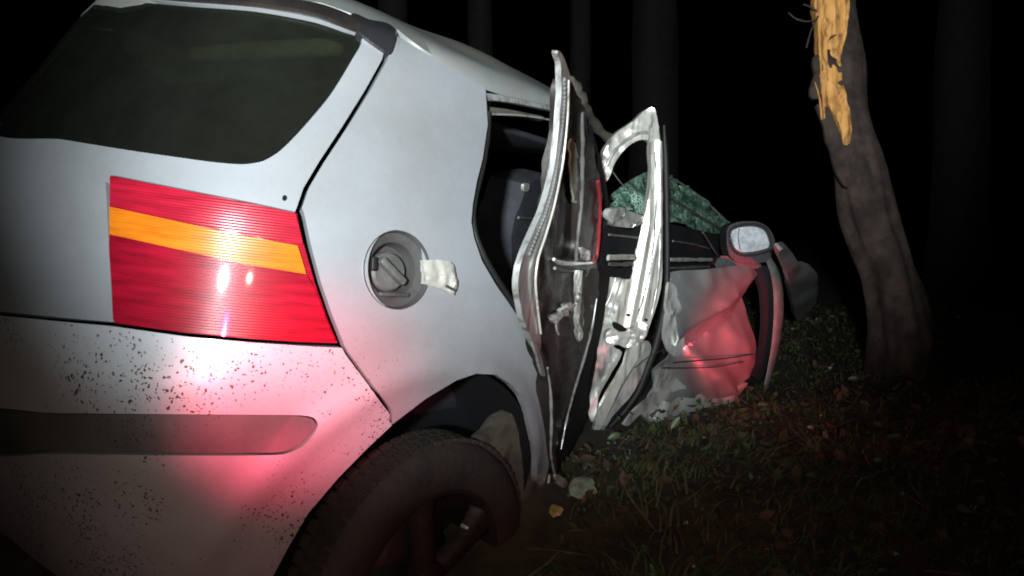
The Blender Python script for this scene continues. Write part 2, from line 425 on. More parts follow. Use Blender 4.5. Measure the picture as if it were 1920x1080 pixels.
# the wheel's place first, from the plane of its outer face
def yplane(y):
    def f(px, py):
        q = ray(px, py); return CC+q*((y-CC.y)/q.y)
    f.n = Vector((0, -1, 0)); return f
wc = yplane(-.80)(802, 1090)
ac = yplane(-.865)(800, 1062)
WCX, WCZ = ac.x, ac.z
WR = yplane(-.865)(892, 700); WR = math.hypot(WR.x-WCX, WR.z-WCZ)
print('wheel', wc, 'arch', WCX, WCZ, WR)
BV, BP, BU, BVs, BK = make_bvh()
def pix(px, py):
    """pixel -> (u, v) on the skin"""
    h = BV.ray_cast(CC, ray(px, py).normalized())
    if h[0] is None: return None
    i, j = BK[h[2]]; n = len(BU); a, b, d = BP[j*n+i], BP[j*n+i+1], BP[(j+1)*n+i]
    e1, e2 = b-a, d-a; q = h[0]-a
    g = np.array([[e1.dot(e1), e1.dot(e2)], [e1.dot(e2), e2.dot(e2)]])+np.eye(2)*1e-14
    s, t = np.linalg.solve(g, np.array([e1.dot(q), e2.dot(q)]))
    return (BU[i]+s*(BU[i+1]-BU[i]), BVs[j]+t*(BVs[j+1]-BVs[j]))
MISS = []
def uvs(pts):
    out = []
    for p in pts:
        if len(p) == 3 and p[2] == 'uv': out.append((p[0], p[1])); continue
        r = pix(*p)
        if r is None: MISS.append(p); continue
        out.append(r)
    return out
def panel(name, outline, m, parent, off=0., holes=(), step=.022, flange=.02, round_=True, uv=False, disp=None, back=None):
    """a pressed panel lying on the body skin; its edges are folded inwards"""
    o2 = outline if uv else uvs(catmull(outline, 7) if round_ else linear(outline, 7))
    if uv: o2 = [tuple(p) for p in linear(outline, step)]
    hs = [uvs(catmull(h, 7)) for h in holes]
    V, T = triangulate(o2, hs, step)
    V3 = []; bk = []
    for p in V:
        n = Nrm(p[0], p[1]); d = off+(disp(p[0], p[1]) if disp else 0)
        V3.append(S(p[0], p[1])+n*d); bk.append(-n*flange)
    cnt = {}
    for t in T:
        for a, b in ((t[0], t[1]), (t[1], t[2]), (t[2], t[0])): cnt[(a, b)] = 1
    # orient outwards
    t = T[0]; c = (V3[t[1]]-V3[t[0]]).cross(V3[t[2]]-V3[t[0]])
    if c.dot(bk[t[0]]) > 0: T = [tuple(reversed(t)) for t in T]; cnt = {(b, a): 1 for a, b in cnt}
    vs = list(V3); fs = list(T); mp = {}
    # rounded fold: a short bevel, then straight in
    ed = [(a, b) for a, b in cnt if (b, a) not in cnt]
    for a, b in ed:
        for i in (a, b):
            if i not in mp:
                mp[i] = len(vs); vs.append(V3[i]+bk[i])
    for a, b in ed: fs.append((b, a, mp[a], mp[b]))
    me = mesh(name, vs, fs)
    bm = bmesh.new(); bm.from_mesh(me)
    for e in bm.edges:
        if len(e.link_faces) == 2 and e.calc_face_angle(0) > R(40): e.smooth = False
    bm.to_mesh(me); bm.free()
    return link(name, me, m, parent)

# ------------------------------------------------------------------ THE CAR
car = bpy.data.objects.new('wrecked_car', None); COL.objects.link(car)
car.empty_display_size = .2
tag(car, 'wrecked silver hatchback seen from behind, its side smashed in and doors torn', 'car')

SEAM = [(733, 76), (721, 112), (690, 168), (645, 240), (604, 302), (574, 352), (561, 390)]
LAMP = [(565, 400), (578, 460), (597, 530), (618, 590), (640, 645)]
BSEAM = [(650, 662), (680, 702), (708, 740), (733, 773)]
ARCH = [(500, 1100), (540, 1024), (577, 961), (633, 895), (688, 839), (736, 795), (799, 747), (855, 713), (892, 700), (929, 702), (958, 721), (977, 743), (986, 769)]
def off(pts, dx, dy=0): return [(x+dx, y+dy) for x, y in pts]
DOORCUT = [(912, 169), (916, 233), (906, 297), (895, 339), (887, 382), (884, 416), (889, 446), (904, 490), (930, 535), (960, 578), (985, 618), (1008, 652)]
ellipse = lambda cx, cy, a, b, rot, n=28: [(cx+a*math.cos(t)*math.cos(rot)-b*math.sin(t)*math.sin(rot), cy+a*math.cos(t)*math.sin(rot)+b*math.sin(t)*math.cos(rot)) for t in [2*math.pi*k/n for k in range(n)]]
FUEL = ellipse(745, 506, 55, 75, R(-4))

q_out = ([(743, 66)] + off(SEAM, 5) + off(LAMP, 5) + off(BSEAM, 3, -2) + ARCH[5:] +
         [(996, 815), (1006, 860), (1008, 905), (1018, 915), (1028, 880), (1033, 820), (1031, 750), (1026, 705)] +
         list(reversed(DOORCUT)) + [(905, 160), (862, 138), (800, 100)])
def dent(u, v):
    p = S(u, v)
    return .004*noise.noise(p*2.2)
quarter = panel('quarter_panel', linear(q_out, 7), M_quarter, car, holes=[FUEL], step=.02, round_=False, disp=dent)
# roof: both halves in one sheet
def roof():
    edge = uvs(linear([(743, 52), (790, 86), (860, 130), (912, 160), (980, 176), (1048, 190)], 8))[:-20]
    edge = [pix(*p) for p in catmull([(746, 58), (800, 95), (862, 133), (910, 158), (980, 174), (1048, 190)], 8, False)]
    edge = [e for e in edge if e]
    ul, vl = edge[-1]
    rear = [pix(*p) for p in linear([(150, 40), (348, -24), (500, -8), (600, 6), (672, 34), (724, 62)], 30)[:20]]
    rear = [e for e in rear if e and 0 < e[0] < edge[0][0]-.01 and e[1] > 1.3]
    rear.sort(); print('rear', len(rear), rear[:2], rear[-1:], edge[0])
    out = [(0.0, 1.995), (0.0, rear[0][1])]+rear+edge+[(ul+.16, vl+.02), (ul+.26, vl+.10), (ul+.20, 1.55), (ul+.34, 1.75), (ul+.26, 1.995)]
    V, T = triangulate([tuple(p) for p in linear(out, .03)], [], .03)
    vs = [S(*p)+Vector((0, 0, .012*noise.noise(S(*p)*4))) for p in V]
    n = len(vs); vs2 = vs+[Vector((p.x, -p.y, p.z)) for p in vs]
    fs = list(T)+[tuple(n+i for i in reversed(t)) for t in T]
    me = mesh('roof_panel', vs2, fs)
    bm = bmesh.new(); bm.from_mesh(me); bmesh.ops.remove_doubles(bm, verts=bm.verts, dist=.008)
    bmesh.ops.recalc_face_normals(bm, faces=bm.faces)
    ex = bmesh.ops.extrude_face_region(bm, geom=bm.faces[:])
    for v in [g for g in ex['geom'] if isinstance(g, bmesh.types.BMVert)]: v.co.z -= .015
    bmesh.ops.recalc_face_normals(bm, faces=bm.faces)
    for e in bm.edges:
        if len(e.link_faces) == 2 and e.calc_face_angle(0) > R(45): e.smooth = False
    bm.to_mesh(me); bm.free()
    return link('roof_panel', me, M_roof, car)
roof()

# ---- tailgate
GLASS = [(679, 70), (660, 112), (618, 180), (565, 243), (525, 283), (493, 302), (455, 308), (400, 304), (348, 297), (250, 283), (120, 262), (-30, 236), (-30, -30), (120, -14), (348, 6), (480, 16), (590, 36), (650, 56)]
h_out = [(-60, -48), (120, -36), (348, -16), (500, 0), (600, 18), (672, 46), (724, 80)]+off(SEAM[1:], -5)+[(553, 397), (470, 379), (348, 355), (205, 327), (198, 340), (205, 480), (212, 604), (120, 596), (-60, 578)]
gate = panel('tailgate', h_out, M_paint, car, holes=[GLASS], step=.02, round_=False, flange=.025)
g_in = [(x+(-3 if x > 300 else 0), y+(-3 if y > 150 else 3)) for x, y in GLASS]
rg = panel('rear_window', g_in, M_glass, gate, off=-.004, step=.03, flange=.004)
panel('window_surround', [(686, 66), (666, 114), (624, 184), (570, 248), (529, 289), (495, 309), (455, 315), (400, 311), (348, 304), (250, 290), (120, 269), (-30, 243), (-30, -40), (120, -22), (348, -1), (480, 9), (592, 29), (656, 51)], M_plastic, gate, off=-.010, holes=[[(x+(-12 if x > 400 else 0), y+(-9 if y > 150 else 9)) for x, y in GLASS]], step=.03, flange=.006, round_=True)
panel('spoiler', [(-40, -30), (120, -34), (348, -17), (500, 0), (600, 17), (660, 40), (676, 60), (664, 60), (590, 33), (480, 14), (348, 4), (120, -14), (-40, -10)], M_spoil, gate, off=.012, step=.02, flange=.03)
panel('spoiler_end', [(656, 34), (690, 44), (722, 50), (737, 60), (738, 76), (728, 104), (716, 98), (690, 80), (668, 62)], M_plastic, gate, off=.010, step=.012, flange=.03)
panel('emblem_screw', ellipse(533, 372, 4, 5, 0, 10), M_gap, gate, off=.004, step=.004, flange=.004)

# ---- tail lamp
lampo = panel('tail_lamp', [(208, 330), (348, 358), (470, 382), (556, 401), (570, 462), (590, 532), (611, 592), (632, 643), (560, 641), (470, 635), (348, 624), (216, 606), (206, 470)], M_tail2, car, off=.002, step=.02, round_=False, flange=.03)
panel('upper_red_lens', [(212, 336), (348, 361), (470, 385), (553, 404), (560, 430), (566, 458), (540, 457), (440, 437), (348, 417), (212, 388)], M_tail, lampo, off=.008, step=.015, round_=False, flange=.008)
panel('amber_lens', [(212, 390), (348, 420), (440, 440), (556, 462), (565, 490), (572, 514), (460, 496), (348, 471), (212, 441)], M_amber, lampo, off=.0085, step=.015, round_=False, flange=.008)
panel('lower_red_lens', [(212, 444), (348, 474), (460, 499), (574, 517), (590, 545), (608, 594), (626, 638), (560, 636), (470, 629), (348, 618), (218, 600)], M_tail2, lampo, off=.008, step=.015, round_=False, flange=.008)

# ---- bumper
TRIM = [(-60, 772), (100, 774), (348, 776), (560, 778), (588, 783), (596, 795), (588, 812), (566, 836), (532, 851), (470, 853), (348, 853), (100, 850), (-60, 846)]
b_out = [(-60, 586), (120, 604), (212, 612), (348, 631), (470, 642), (560, 648), (640, 652)]+off(BSEAM, -4, 2)+[(733, 797)]+list(reversed(ARCH[:5]))+[(470, 1160), (-60, 1160)]
bump = panel('bumper', b_out, M_bumper, car, off=.003, holes=[TRIM], step=.02, round_=False, flange=.03)
panel('rub_strip', [(x-(2 if x > 400 else 0), y+(3 if y < 800 else -3)) for x, y in TRIM], M_strip, bump, off=-.004, step=.02, flange=.02)
panel('rub_strip_bed', [(x+(6 if x > 400 else 0), y+(-6 if y < 800 else 6)) for x, y in TRIM], M_gap, bump, off=-.012, step=.03, flange=.004)

# ---- fuel filler
cu = pix(745, 506); fc = S(*cu); fn = Nrm(*cu)
right_ = (S(cu[0]+.01, cu[1])-S(cu[0]-.01, cu[1])).normalized(); up_ = fn.cross(right_)
if up_.z < 0: up_ = -up_
er = max((S(*pix(745, 432))-fc).length, (S(*pix(745, 580))-fc).length)
vs, fs = lathe([(.002, er*.995), (.002, er*.985), (-.012, er*.93), (-.018, er*.70), (-.048, er*.62), (-.052, 0.001)], fc, fn, up_, 40)
me = mesh('fuel_filler', vs, fs); sharp(me, 30)
fill = link('fuel_filler', me, M_greyl, car)
vs, fs = lathe([(-.05, er*.52), (-.028, er*.50), (-.022, er*.44), (-.022, .001)], fc+right_*-.004-up_*.004, fn, up_, 28)
me = mesh('fuel_cap', vs, fs); sharp(me, 30); cap = link('fuel_cap', me, M_grey, fill)
Rf = Matrix((right_, up_, fn)).transposed()
tilt = Rf @ Matrix.Rotation(R(-38), 3, 'Z')
box('cap_grip', fc+fn*-.014-right_*.004-up_*.003, (er*.92, .017, .022), M_grey, cap, .005, tilt)
box('filler_ridge', fc+fn*-.012-up_*er*.62, (er*.9, .010, .016), M_greyl, fill, .004, Rf)
box('filler_step', fc+fn*-.014-right_*er*.6+up_*er*.12, (.014, .03, .014), M_black, fill, .004, Rf)
# torn hinge of the missing flap
hp = lambda px, py: S(*pix(px, py))
def hsurf(px, py): return hp(px, py)+fn*.012
hsurf.n = fn
sheet('torn_flap_hinge', [(787, 488), (812, 487), (838, 491), (846, 502), (850, 530), (848, 553), (820, 541), (800, 536), (785, 532)], hsurf, M_white, fill, .008, step=6, crump=.006, cs=40, round_=False)
box('hinge_pin', hp(836, 540)+fn*.016, (.03, .006, .006), M_mud, fill, .002, Rf @ Matrix.Rotation(R(-20), 3, 'Z'))

# ---- jambs of the rear door opening
def jamb(name, a, b, surf, m, **k):
    return sheet(name, a+list(reversed(b)), surf, m, car, round_=False, **k)
def bodysurf(depth, fallback=None):
    def f(px, py):
        r = pix(px, py)
        if r is None: r = (1.2, .9)
        return S(*r)-Nrm(*r)*depth
    f.n = Vector((.1, -.99, .1)); return f
inner = [(930, 206), (928, 250), (918, 310), (906, 360), (901, 400), (906, 436), (922, 478), (948, 526), (976, 570), (1000, 612), (1012, 645)]
outer_ = [(914, 172), (918, 233), (908, 297), (897, 339), (889, 382), (886, 416), (891, 446), (906, 490), (932, 535), (962, 578), (1006, 648)]
jamb('door_jamb', outer_, inner, bodysurf(.03), M_edge, thick=.02, step=8)
bar('door_seal', [(p[0]-1, p[1]) for p in inner], bodysurf(.025), M_black, car, rad=.009, step=12)
jamb('roof_rail', [(916, 172), (960, 178), (1046, 196)], [(930, 186), (975, 192), (1044, 206)], bodysurf(.01), M_edge, thick=.02, step=7)
jamb('roof_rail', [(929, 190), (975, 195), (1046, 209)], [(930, 208), (985, 209), (1044, 219)], bodysurf(.05), M_mud, thick=.02, step=7)
bar('rail_lip', [(930, 209), (985, 211), (1020, 215), (1046, 220)], bodysurf(.03), M_edge, car, rad=.003, step=8)

# ---- wheel arch and wheel
arch_c = Vector((WCX, 0, WCZ))
vs = []; fs = []
NA = 40
def skin_y(x, z):
    h = BV.ray_cast(Vector((x, -3, z)), Vector((0, 1, 0)))
    return h[0].y if h[0] else -.80
for k in range(NA+1):
    t = R(-40)+R(260)*k/NA
    sy = skin_y(WCX+WR*math.cos(t), max(.1, WCZ+WR*math.sin(t)))
    for j, (y, rr) in enumerate(((sy+.016, WR+.001), (sy+.03, WR+.008), (-.62, WR+.02), (-.56, WR+.02), (-.55, .02))):
        vs.append(Vector((WCX+rr*math.cos(t), y, WCZ+rr*math.sin(t))))
for k in range(NA):
    for j in range(4): fs.append((k*5+j, k*5+j+1, (k+1)*5+j+1, (k+1)*5+j))
me = mesh('wheel_arch_liner', vs, fs); link('wheel_arch_liner', me, M_gap, car)
# mud caked bulge of the liner in front of the tyre
lp = shifted(yplane(-.79), 0)
sheet('mud_guard', [(984, 762), (962, 768), (944, 785), (925, 812), (900, 830), (905, 870), (930, 900), (950, 950), (958, 966), (972, 967), (992, 962), (1012, 945), (1026, 912), (1022, 880), (1010, 830), (998, 790)], lp, M_mud, car, .04, step=11, crump=.012, cs=10, relief=lambda x, y: .02*math.exp(-((x-985)/28)**2))
bar('liner_edge', [(952, 955), (962, 965), (975, 968), (996, 962), (1014, 944), (1027, 912), (1030, 890)], shifted(lp, .03), M_white, car, rad=.004, step=8, rag=.6)
wheel = bpy.data.objects.new('rear_wheel', None); COL.objects.link(wheel); wheel.parent = car; 
RT = (yplane(-.80)(826, 812)-wc).length*.935
print('tyre radius', RT)
wax = Vector((-.06, -1, .0)).normalized()
rr = RT*.66
vs, fs = lathe([(-.11, rr*.98), (-.115, RT*.9), (-.10, RT*.965), (-.085, RT), (-.02, RT), (.012, RT*.965), (.03, RT*.90), (.036, RT*.80), (.03, rr*1.04), (.018, rr*1.0), (.012, rr*.98)], wc, wax, Vector((0, 0, 1)), 72)
me = mesh('tyre', vs, fs); sharp(me, 50); tyre = link('tyre', me, M_tyre, wheel)
# tread blocks
tv = []; tf = []
a_ = (Vector((0, 0, 1))-wax*wax.z).normalized(); b_ = wax.cross(a_)
for k in range(64):
    for j, (h0, h1) in enumerate(((-.09, -.07), (-.064, -.042), (-.036, -.016), (-.012, .004))):
        t0 = 2*math.pi*(k+.1+.25*(j % 2))/64; t1 = 2*math.pi*(k+.85+.25*(j % 2))/64
        s = len(tv)
        for rad in (RT-.004, RT+.006):
            for t, h in ((t0, h0), (t1, h0), (t1, h1), (t0, h1)):
                tv.append(wc+wax*h+(a_*math.cos(t)+b_*math.sin(t))*rad)
        tf += [(s+4, s+5, s+6, s+7), (s, s+1, s+5, s+4), (s+1, s+2, s+6, s+5), (s+2, s+3, s+7, s+6), (s+3, s, s+4, s+7)]
o = link('tread', mesh('tread', tv, tf), M_tyre, tyre, False); o['kind'] = 'stuff'
vs, fs = lathe([(.014, rr*1.03), (.024, rr*1.01), (.022, rr*.97), (.0, rr*.94), (-.05, rr*.90), (-.12, rr*.88), (-.125, .02)], wc, wax, Vector((0, 0, 1)), 56)
me = mesh('rim', vs, fs); sharp(me, 40); rim = link('rim', me, M_rim, wheel)
for k in range(5):
    t = 2*math.pi*k/5+R(14); d = a_*math.cos(t)+b_*math.sin(t); s_ = wax.cross(d)
    vs = []; fs = []
    for i, (rad, hw, h) in enumerate(((rr*.12, .036, .004), (rr*.35, .03, .012), (rr*.6, .03, .012), (rr*.8, .04, .008), (rr*.95, .06, .006))):
        for sgn, dh in ((-1, -.03), (-.8, 0), (-.3, .008), (.3, .008), (.8, 0), (1, -.03)):
            vs.append(wc+d*rad+s_*hw*sgn+wax*(h+dh))
    for i in range(4):
        for j in range(5): fs.append((i*6+j, i*6+j+1, (i+1)*6+j+1, (i+1)*6+j))
    me = mesh('spoke', vs, fs); link('spoke', me, M_rim, rim)
vs, fs = lathe([(-.03, rr*.24), (.014, rr*.22), (.022, rr*.16), (.024, .001)], wc, wax, Vector((0, 0, 1)), 28)
me = mesh('hub_cap', vs, fs); sharp(me, 40); link('hub_cap', me, M_rim, rim)
vs, fs = lathe([(-.09, rr*.62), (-.08, rr*.6), (-.075, .001)], wc, wax, Vector((0, 0, 1)), 32)
link('brake_drum', mesh('brake_drum', vs, fs), M_rim, rim)
vs, fs = lathe([(.0, .006), (.022, .005), (.024, .001)], yplane(-.80)(866, 985), wax, Vector((0, 0, 1)), 8)
link('valve_cap', mesh('valve_cap', vs, fs), M_white, rim)

# ---- cabin
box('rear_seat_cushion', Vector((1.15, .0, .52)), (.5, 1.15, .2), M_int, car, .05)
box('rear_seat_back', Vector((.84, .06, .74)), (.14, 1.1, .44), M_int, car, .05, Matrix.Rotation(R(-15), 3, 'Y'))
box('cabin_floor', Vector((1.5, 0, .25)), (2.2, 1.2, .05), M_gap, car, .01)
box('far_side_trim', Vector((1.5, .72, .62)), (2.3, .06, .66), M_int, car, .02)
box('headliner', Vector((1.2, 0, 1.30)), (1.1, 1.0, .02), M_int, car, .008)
box('reflected_band_bar', Vector((.55, -.22, 1.36)), (.05, .62, .045), M_head, car, .02)  # pale bar put in for the light band reflected in the rear glass
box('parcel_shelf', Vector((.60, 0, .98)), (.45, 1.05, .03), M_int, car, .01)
sp = vplane((1.35, -.40), (1.6, -.40), .1)
st = bpy.data.objects.new('front_seat', None); COL.objects.link(st); st.parent = car
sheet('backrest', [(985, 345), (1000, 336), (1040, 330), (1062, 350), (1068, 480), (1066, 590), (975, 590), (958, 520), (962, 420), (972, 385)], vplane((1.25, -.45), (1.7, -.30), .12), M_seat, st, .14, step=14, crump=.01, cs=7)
bar('seat_seam', [(972, 408), (1000, 410), (1040, 412)], shifted(vplane((1.25, -.45), (1.7, -.30), .12), .012), M_grey, st, rad=.005)
sheet('seat_knob', [(983, 346), (992, 344), (992, 356), (984, 360)], shifted(vplane((1.25, -.45), (1.7, -.30), .12), .02), M_white, st, .01, step=4)

# ---- rear door, pushed in at its hinges and bent out at its free edge
RD = vplane((1.02, -.93), (1.75, -.66))
rdoor = bpy.data.objects.new('rear_door', None); COL.objects.link(rdoor); rdoor.parent = car
edgeL = [(1048, 95), (1053, 120), (1052, 180), (1046, 250), (1040, 300), (1030, 350), (1015, 400), (998, 440), (982, 475), (975, 500), (973, 540), (980, 590), (990, 622), (1005, 652)]
edgeR = [(1014, 655), (1012, 620), (1006, 570), (1002, 520), (1008, 480), (1021, 440), (1035, 395), (1045, 350), (1054, 300), (1062, 250), (1068, 190), (1068, 140), (1058, 108)]
sheet('door_edge', edgeL+edgeR, shifted(RD, .03), M_edge, rdoor, .012, step=6, crump=.003, cs=6)
# ribbed seal clipped along the edge
rib = catmull([(1059, 150), (1059, 190), (1054, 250), (1047, 300), (1038, 350), (1024, 400), (1008, 440), (994, 475)], 7.5, False)
sv = []; sf = []
for i, p in enumerate(rib):
    c = shifted(RD, .034)(p[0], p[1]); bm = boxm((.010, .006, .011), .002, 1); bm.transform(Matrix.Translation(c)); s = len(sv)
    sv += [v.co.copy() for v in bm.verts]; sf += [tuple(s+v.index for v in f.verts) for f in bm.faces]; bm.free()
o = link('seal_clips', mesh('seal_clips', sv, sf), M_grey, rdoor, False); o['kind'] = 'stuff'
bar('edge_seam', [(1066, 150), (1064, 220), (1056, 300), (1046, 355), (1036, 398), (1022, 445), (1009, 485), (1004, 525), (1008, 575), (1014, 625)], shifted(RD, .036), M_white, rdoor, rad=.0028, step=8)
WIN = [(1066, 258), (1080, 262), (1087, 300), (1085, 400), (1078, 482), (1044, 484), (1038, 470), (1044, 400), (1056, 330)]
sheet('inner_trim', [(1064, 150), (1078, 172), (1092, 195), (1105, 240), (1116, 300), (1124, 345), (1128, 400), (1126, 470), (1124, 520), (1120, 570), (1106, 630), (1088, 695), (1070, 765), (1054, 835), (1046, 885), (1040, 880), (1036, 800), (1033, 720), (1018, 662), (1012, 600), (1003, 545), (1003, 495), (1020, 442), (1036, 394), (1050, 325), (1060, 250)], RD, M_trim, rdoor, .04, holes=[WIN], step=8, crump=.006, cs=14)
sheet('door_glass', [(x, y) for x, y in WIN], shifted(RD, -.02), M_dglass, rdoor, .004, step=10)
sheet('torn_lining', [(1078, 205), (1086, 222), (1086, 300), (1080, 380), (1070, 330), (1072, 260)], shifted(RD, -.008), M_head, rdoor, .006, step=7, crump=.004, cs=30)
bar('window_channel', [(1091, 212), (1092, 300), (1090, 380), (1084, 440), (1080, 488)], shifted(RD, .004), M_grey, rdoor, rad=.006, step=8, rag=.5)
bar('sill_rail', [(1038, 486), (1046, 492), (1070, 494), (1098, 493), (1114, 491)], shifted(RD, .006), M_crumple, rdoor, rad=.006, step=6, rag=.4)
bar('lower_rail', [(1040, 503), (1054, 507), (1076, 508), (1092, 508)], shifted(RD, .004), M_grey, rdoor, rad=.0045, step=6, rag=.4)
sheet('broken_bracket', [(1088, 464), (1098, 466), (1106, 474), (1107, 486), (1096, 488), (1090, 478)], shifted(RD, .014), M_white, rdoor, .006, step=4, crump=.005, cs=60)
sheet('trim_strip', [(1079, 507), (1091, 508), (1090, 560), (1086, 600), (1092, 632), (1084, 640), (1078, 600), (1080, 560)], shifted(RD, .008), M_crumple, rdoor, .006, step=5, crump=.004, cs=16)
sheet('inner_panel', [(1092, 512), (1118, 505), (1118, 560), (1104, 628), (1092, 668), (1086, 650), (1093, 600)], shifted(RD, .004), M_mud, rdoor, .006, step=7, crump=.006, cs=25)
latch = sheet('door_latch', [(1034, 596), (1042, 590), (1050, 586), (1055, 572), (1064, 566), (1074, 570), (1074, 584), (1064, 590), (1052, 597), (1047, 606), (1038, 606)], shifted(RD, .014), M_chrome, rdoor, .012, step=4, crump=.010, cs=60)
bar('pull_rod', [(1042, 604), (1044, 620), (1047, 627)], shifted(RD, .014), M_chrome, latch, rad=.003, step=5)
sheet('door_gap_shade', [(1126, 480), (1147, 470), (1146, 520), (1136, 570), (1128, 620), (1112, 680), (1103, 720), (1106, 760), (1092, 800), (1074, 850), (1062, 884), (1046, 890), (1052, 840), (1068, 775), (1088, 705), (1106, 640), (1120, 570)], shifted(RD, .006), M_gap, rdoor, .03, step=8)  # black sheet painting the shade in the open gap between the doors
bar('red_lit_seal', [(1121, 340), (1125, 380), (1123, 440), (1119, 480), (1114, 490)], shifted(RD, .012), M_red, rdoor, rad=.0055, step=8)
bar('seal_and_gap_shade', [(1102, 230, .7), (1120, 300, .9), (1134, 370, 1.2), (1138, 450, 1.3), (1136, 520, 1.4), (1128, 590, 1.7), (1112, 660, 2.0), (1096, 730, 2.3), (1082, 800, 2.2), (1068, 860, 1.6), (1058, 892, .8)], shifted(RD, -.02), M_gap, rdoor, rad=.016, flat=.6, step=9)  # seal, thickened lower down and blackened to paint the dark gap
bar('lower_flange', [(1119, 560, .6), (1108, 625), (1090, 690), (1074, 742), (1062, 790, .8), (1052, 842, .5)], shifted(RD, .012), M_edge, rdoor, rad=.0045, step=8, rag=.6)
bar('bottom_flange', [(1026, 690, .6), (1032, 730), (1034, 790), (1033, 850), (1040, 888), (1048, 902)], shifted(RD, .035), M_edge, rdoor, rad=.0038, step=8, rag=.6)
sheet('torn_corner', [(1040, 890), (1050, 892), (1060, 900), (1064, 910), (1054, 914), (1044, 904)], shifted(RD, .04), M_white, rdoor, .006, step=4, crump=.004, cs=50)
sheet('bent_flange', [(1000, 640), (1010, 652), (1020, 690), (1022, 706), (1016, 700), (1008, 668)], shifted(RD, .045), M_edge, rdoor, .006, step=5)

# ---- crushed middle pillar and roof rail towards the windscreen
bar('side_rail', [(1068, 150, 1.0), (1088, 190, 1.2), (1112, 232, 1.0), (1140, 258, .8), (1160, 262, .6)], vplane((1.5, -.62), (2.2, -.55)), M_mud, car, rad=.02, step=9, rag=.5)
bar('torn_cable', [(1146, 318), (1158, 335), (1172, 352)], vplane((1.75, -.6), (1.95, -.75)), M_grey, car, rad=.002, step=6)
bar('torn_cable', [(1130, 345), (1140, 372), (1150, 400)], vplane((1.75, -.6), (1.95, -.75)), M_grey, car, rad=.0018, step=6)
bar('torn_cable', [(1190, 690), (1215, 670), (1245, 655)], vplane((1.75, -.66), (1.95, -.85)), M_black, car, rad=.002, step=6)

# ---- front door: rear end face with its window frame
F1 = vplane((1.75, -.665), (1.93, -.815))
fdoor = bpy.data.objects.new('front_door', None); COL.objects.link(fdoor); fdoor.parent = car
ridge = lambda x, y: 0
sheet('window_frame', [(1128, 318), (1133, 282), (1152, 252), (1186, 228), (1222, 201), (1231, 220), (1238, 262), (1239, 284), (1226, 278), (1217, 264), (1197, 263), (1174, 277), (1154, 302), (1142, 330), (1132, 344)], F1, M_white, fdoor, .03, step=6, crump=.008, cs=26)
bar('frame_lip', [(1134, 318), (1150, 286), (1172, 264), (1196, 250), (1214, 248)], shifted(F1, .010), M_crumple, fdoor, rad=.006, step=7, rag=.5)
sheet('door_end', [(1218, 266), (1239, 268), (1242, 330), (1241, 420), (1242, 509), (1235, 560), (1217, 614), (1204, 640), (1178, 648), (1150, 638), (1147, 602), (1156, 579), (1170, 533), (1187, 486), (1200, 440), (1211, 385), (1218, 320)], F1, M_white, fdoor, .03, step=3.5, crump=.004, cs=6, ang=50,
      relief=lambda x, y: (lambda q: .016*math.exp(-((q-9)/6.5)**2)+.012*math.exp(-((q+10)/7)**2))(x-(1226-(max(0, y-420))*.19)))
bar('end_groove', [(1228, 285), (1231, 350), (1228, 420), (1222, 490), (1210, 545), (1196, 590)], shifted(F1, .016), M_gap, fdoor, rad=.002, step=8, rag=.5)
bar('end_fold', [(1236, 290), (1238, 380), (1237, 470), (1233, 530), (1222, 590)], shifted(F1, .012), M_crumple, fdoor, rad=.005, step=8, rag=.4)
for hx, hy, ra in ((1179, 591, 4), (1205, 588, 5), (1212, 600, 3)):
    sheet('screw_hole', ellipse(hx, hy, ra, ra*.8, 0, 10), shifted(F1, .012), M_gap, fdoor, .004, step=3)
sheet('crushed_lock', [(1137, 626), (1146, 616), (1160, 622), (1175, 618), (1190, 606), (1206, 604), (1214, 616), (1206, 634), (1190, 644), (1172, 652), (1160, 646), (1146, 646), (1138, 640)], shifted(F1, .02), M_white, fdoor, .03, step=4, crump=.012, cs=20, ang=24)
sheet('lock_slot', [(1150, 604), (1166, 610), (1176, 618), (1168, 622), (1152, 616)], shifted(F1, .03), M_gap, fdoor, .006, step=4)
sheet('lower_skin', [(1180, 650), (1204, 642), (1200, 668), (1178, 700), (1160, 735), (1142, 772), (1124, 806), (1110, 836), (1112, 805), (1124, 764), (1151, 718), (1170, 680)], shifted(F1, .012), M_white, fdoor, .02, step=5, crump=.006, cs=9)
sheet('lower_fold', [(1206, 640), (1216, 640), (1220, 658), (1202, 706), (1182, 745), (1146, 784), (1120, 815), (1142, 776), (1164, 735), (1182, 700), (1202, 666)], shifted(F1, .006), M_crumple, fdoor, .02, step=5, crump=.006, cs=9)
bar('end_seal', [(1245, 235, .5), (1248, 300), (1250, 380), (1251, 460), (1250, 530, 1.1), (1243, 590, 1.3), (1230, 645, 1.5), (1214, 690, 1.5), (1196, 735, 1.3), (1172, 770, 1.1), (1140, 805, .9), (1108, 848, .5)], shifted(F1, -.02), M_black, fdoor, rad=.011, step=9)
sheet('inner_lining', [(1130, 505), (1165, 500), (1178, 515), (1160, 565), (1146, 602), (1140, 625), (1150, 650), (1165, 660), (1146, 700), (1122, 745), (1110, 790), (1102, 770), (1106, 720), (1122, 640), (1126, 570)], shifted(F1, -.035), M_crumple, fdoor, .01, step=6, crump=.009, cs=9)
bar('check_strap', [(1158, 506), (1152, 530), (1142, 560), (1136, 572)], shifted(F1, -.01), M_white, fdoor, rad=.003, step=6, rag=.7)

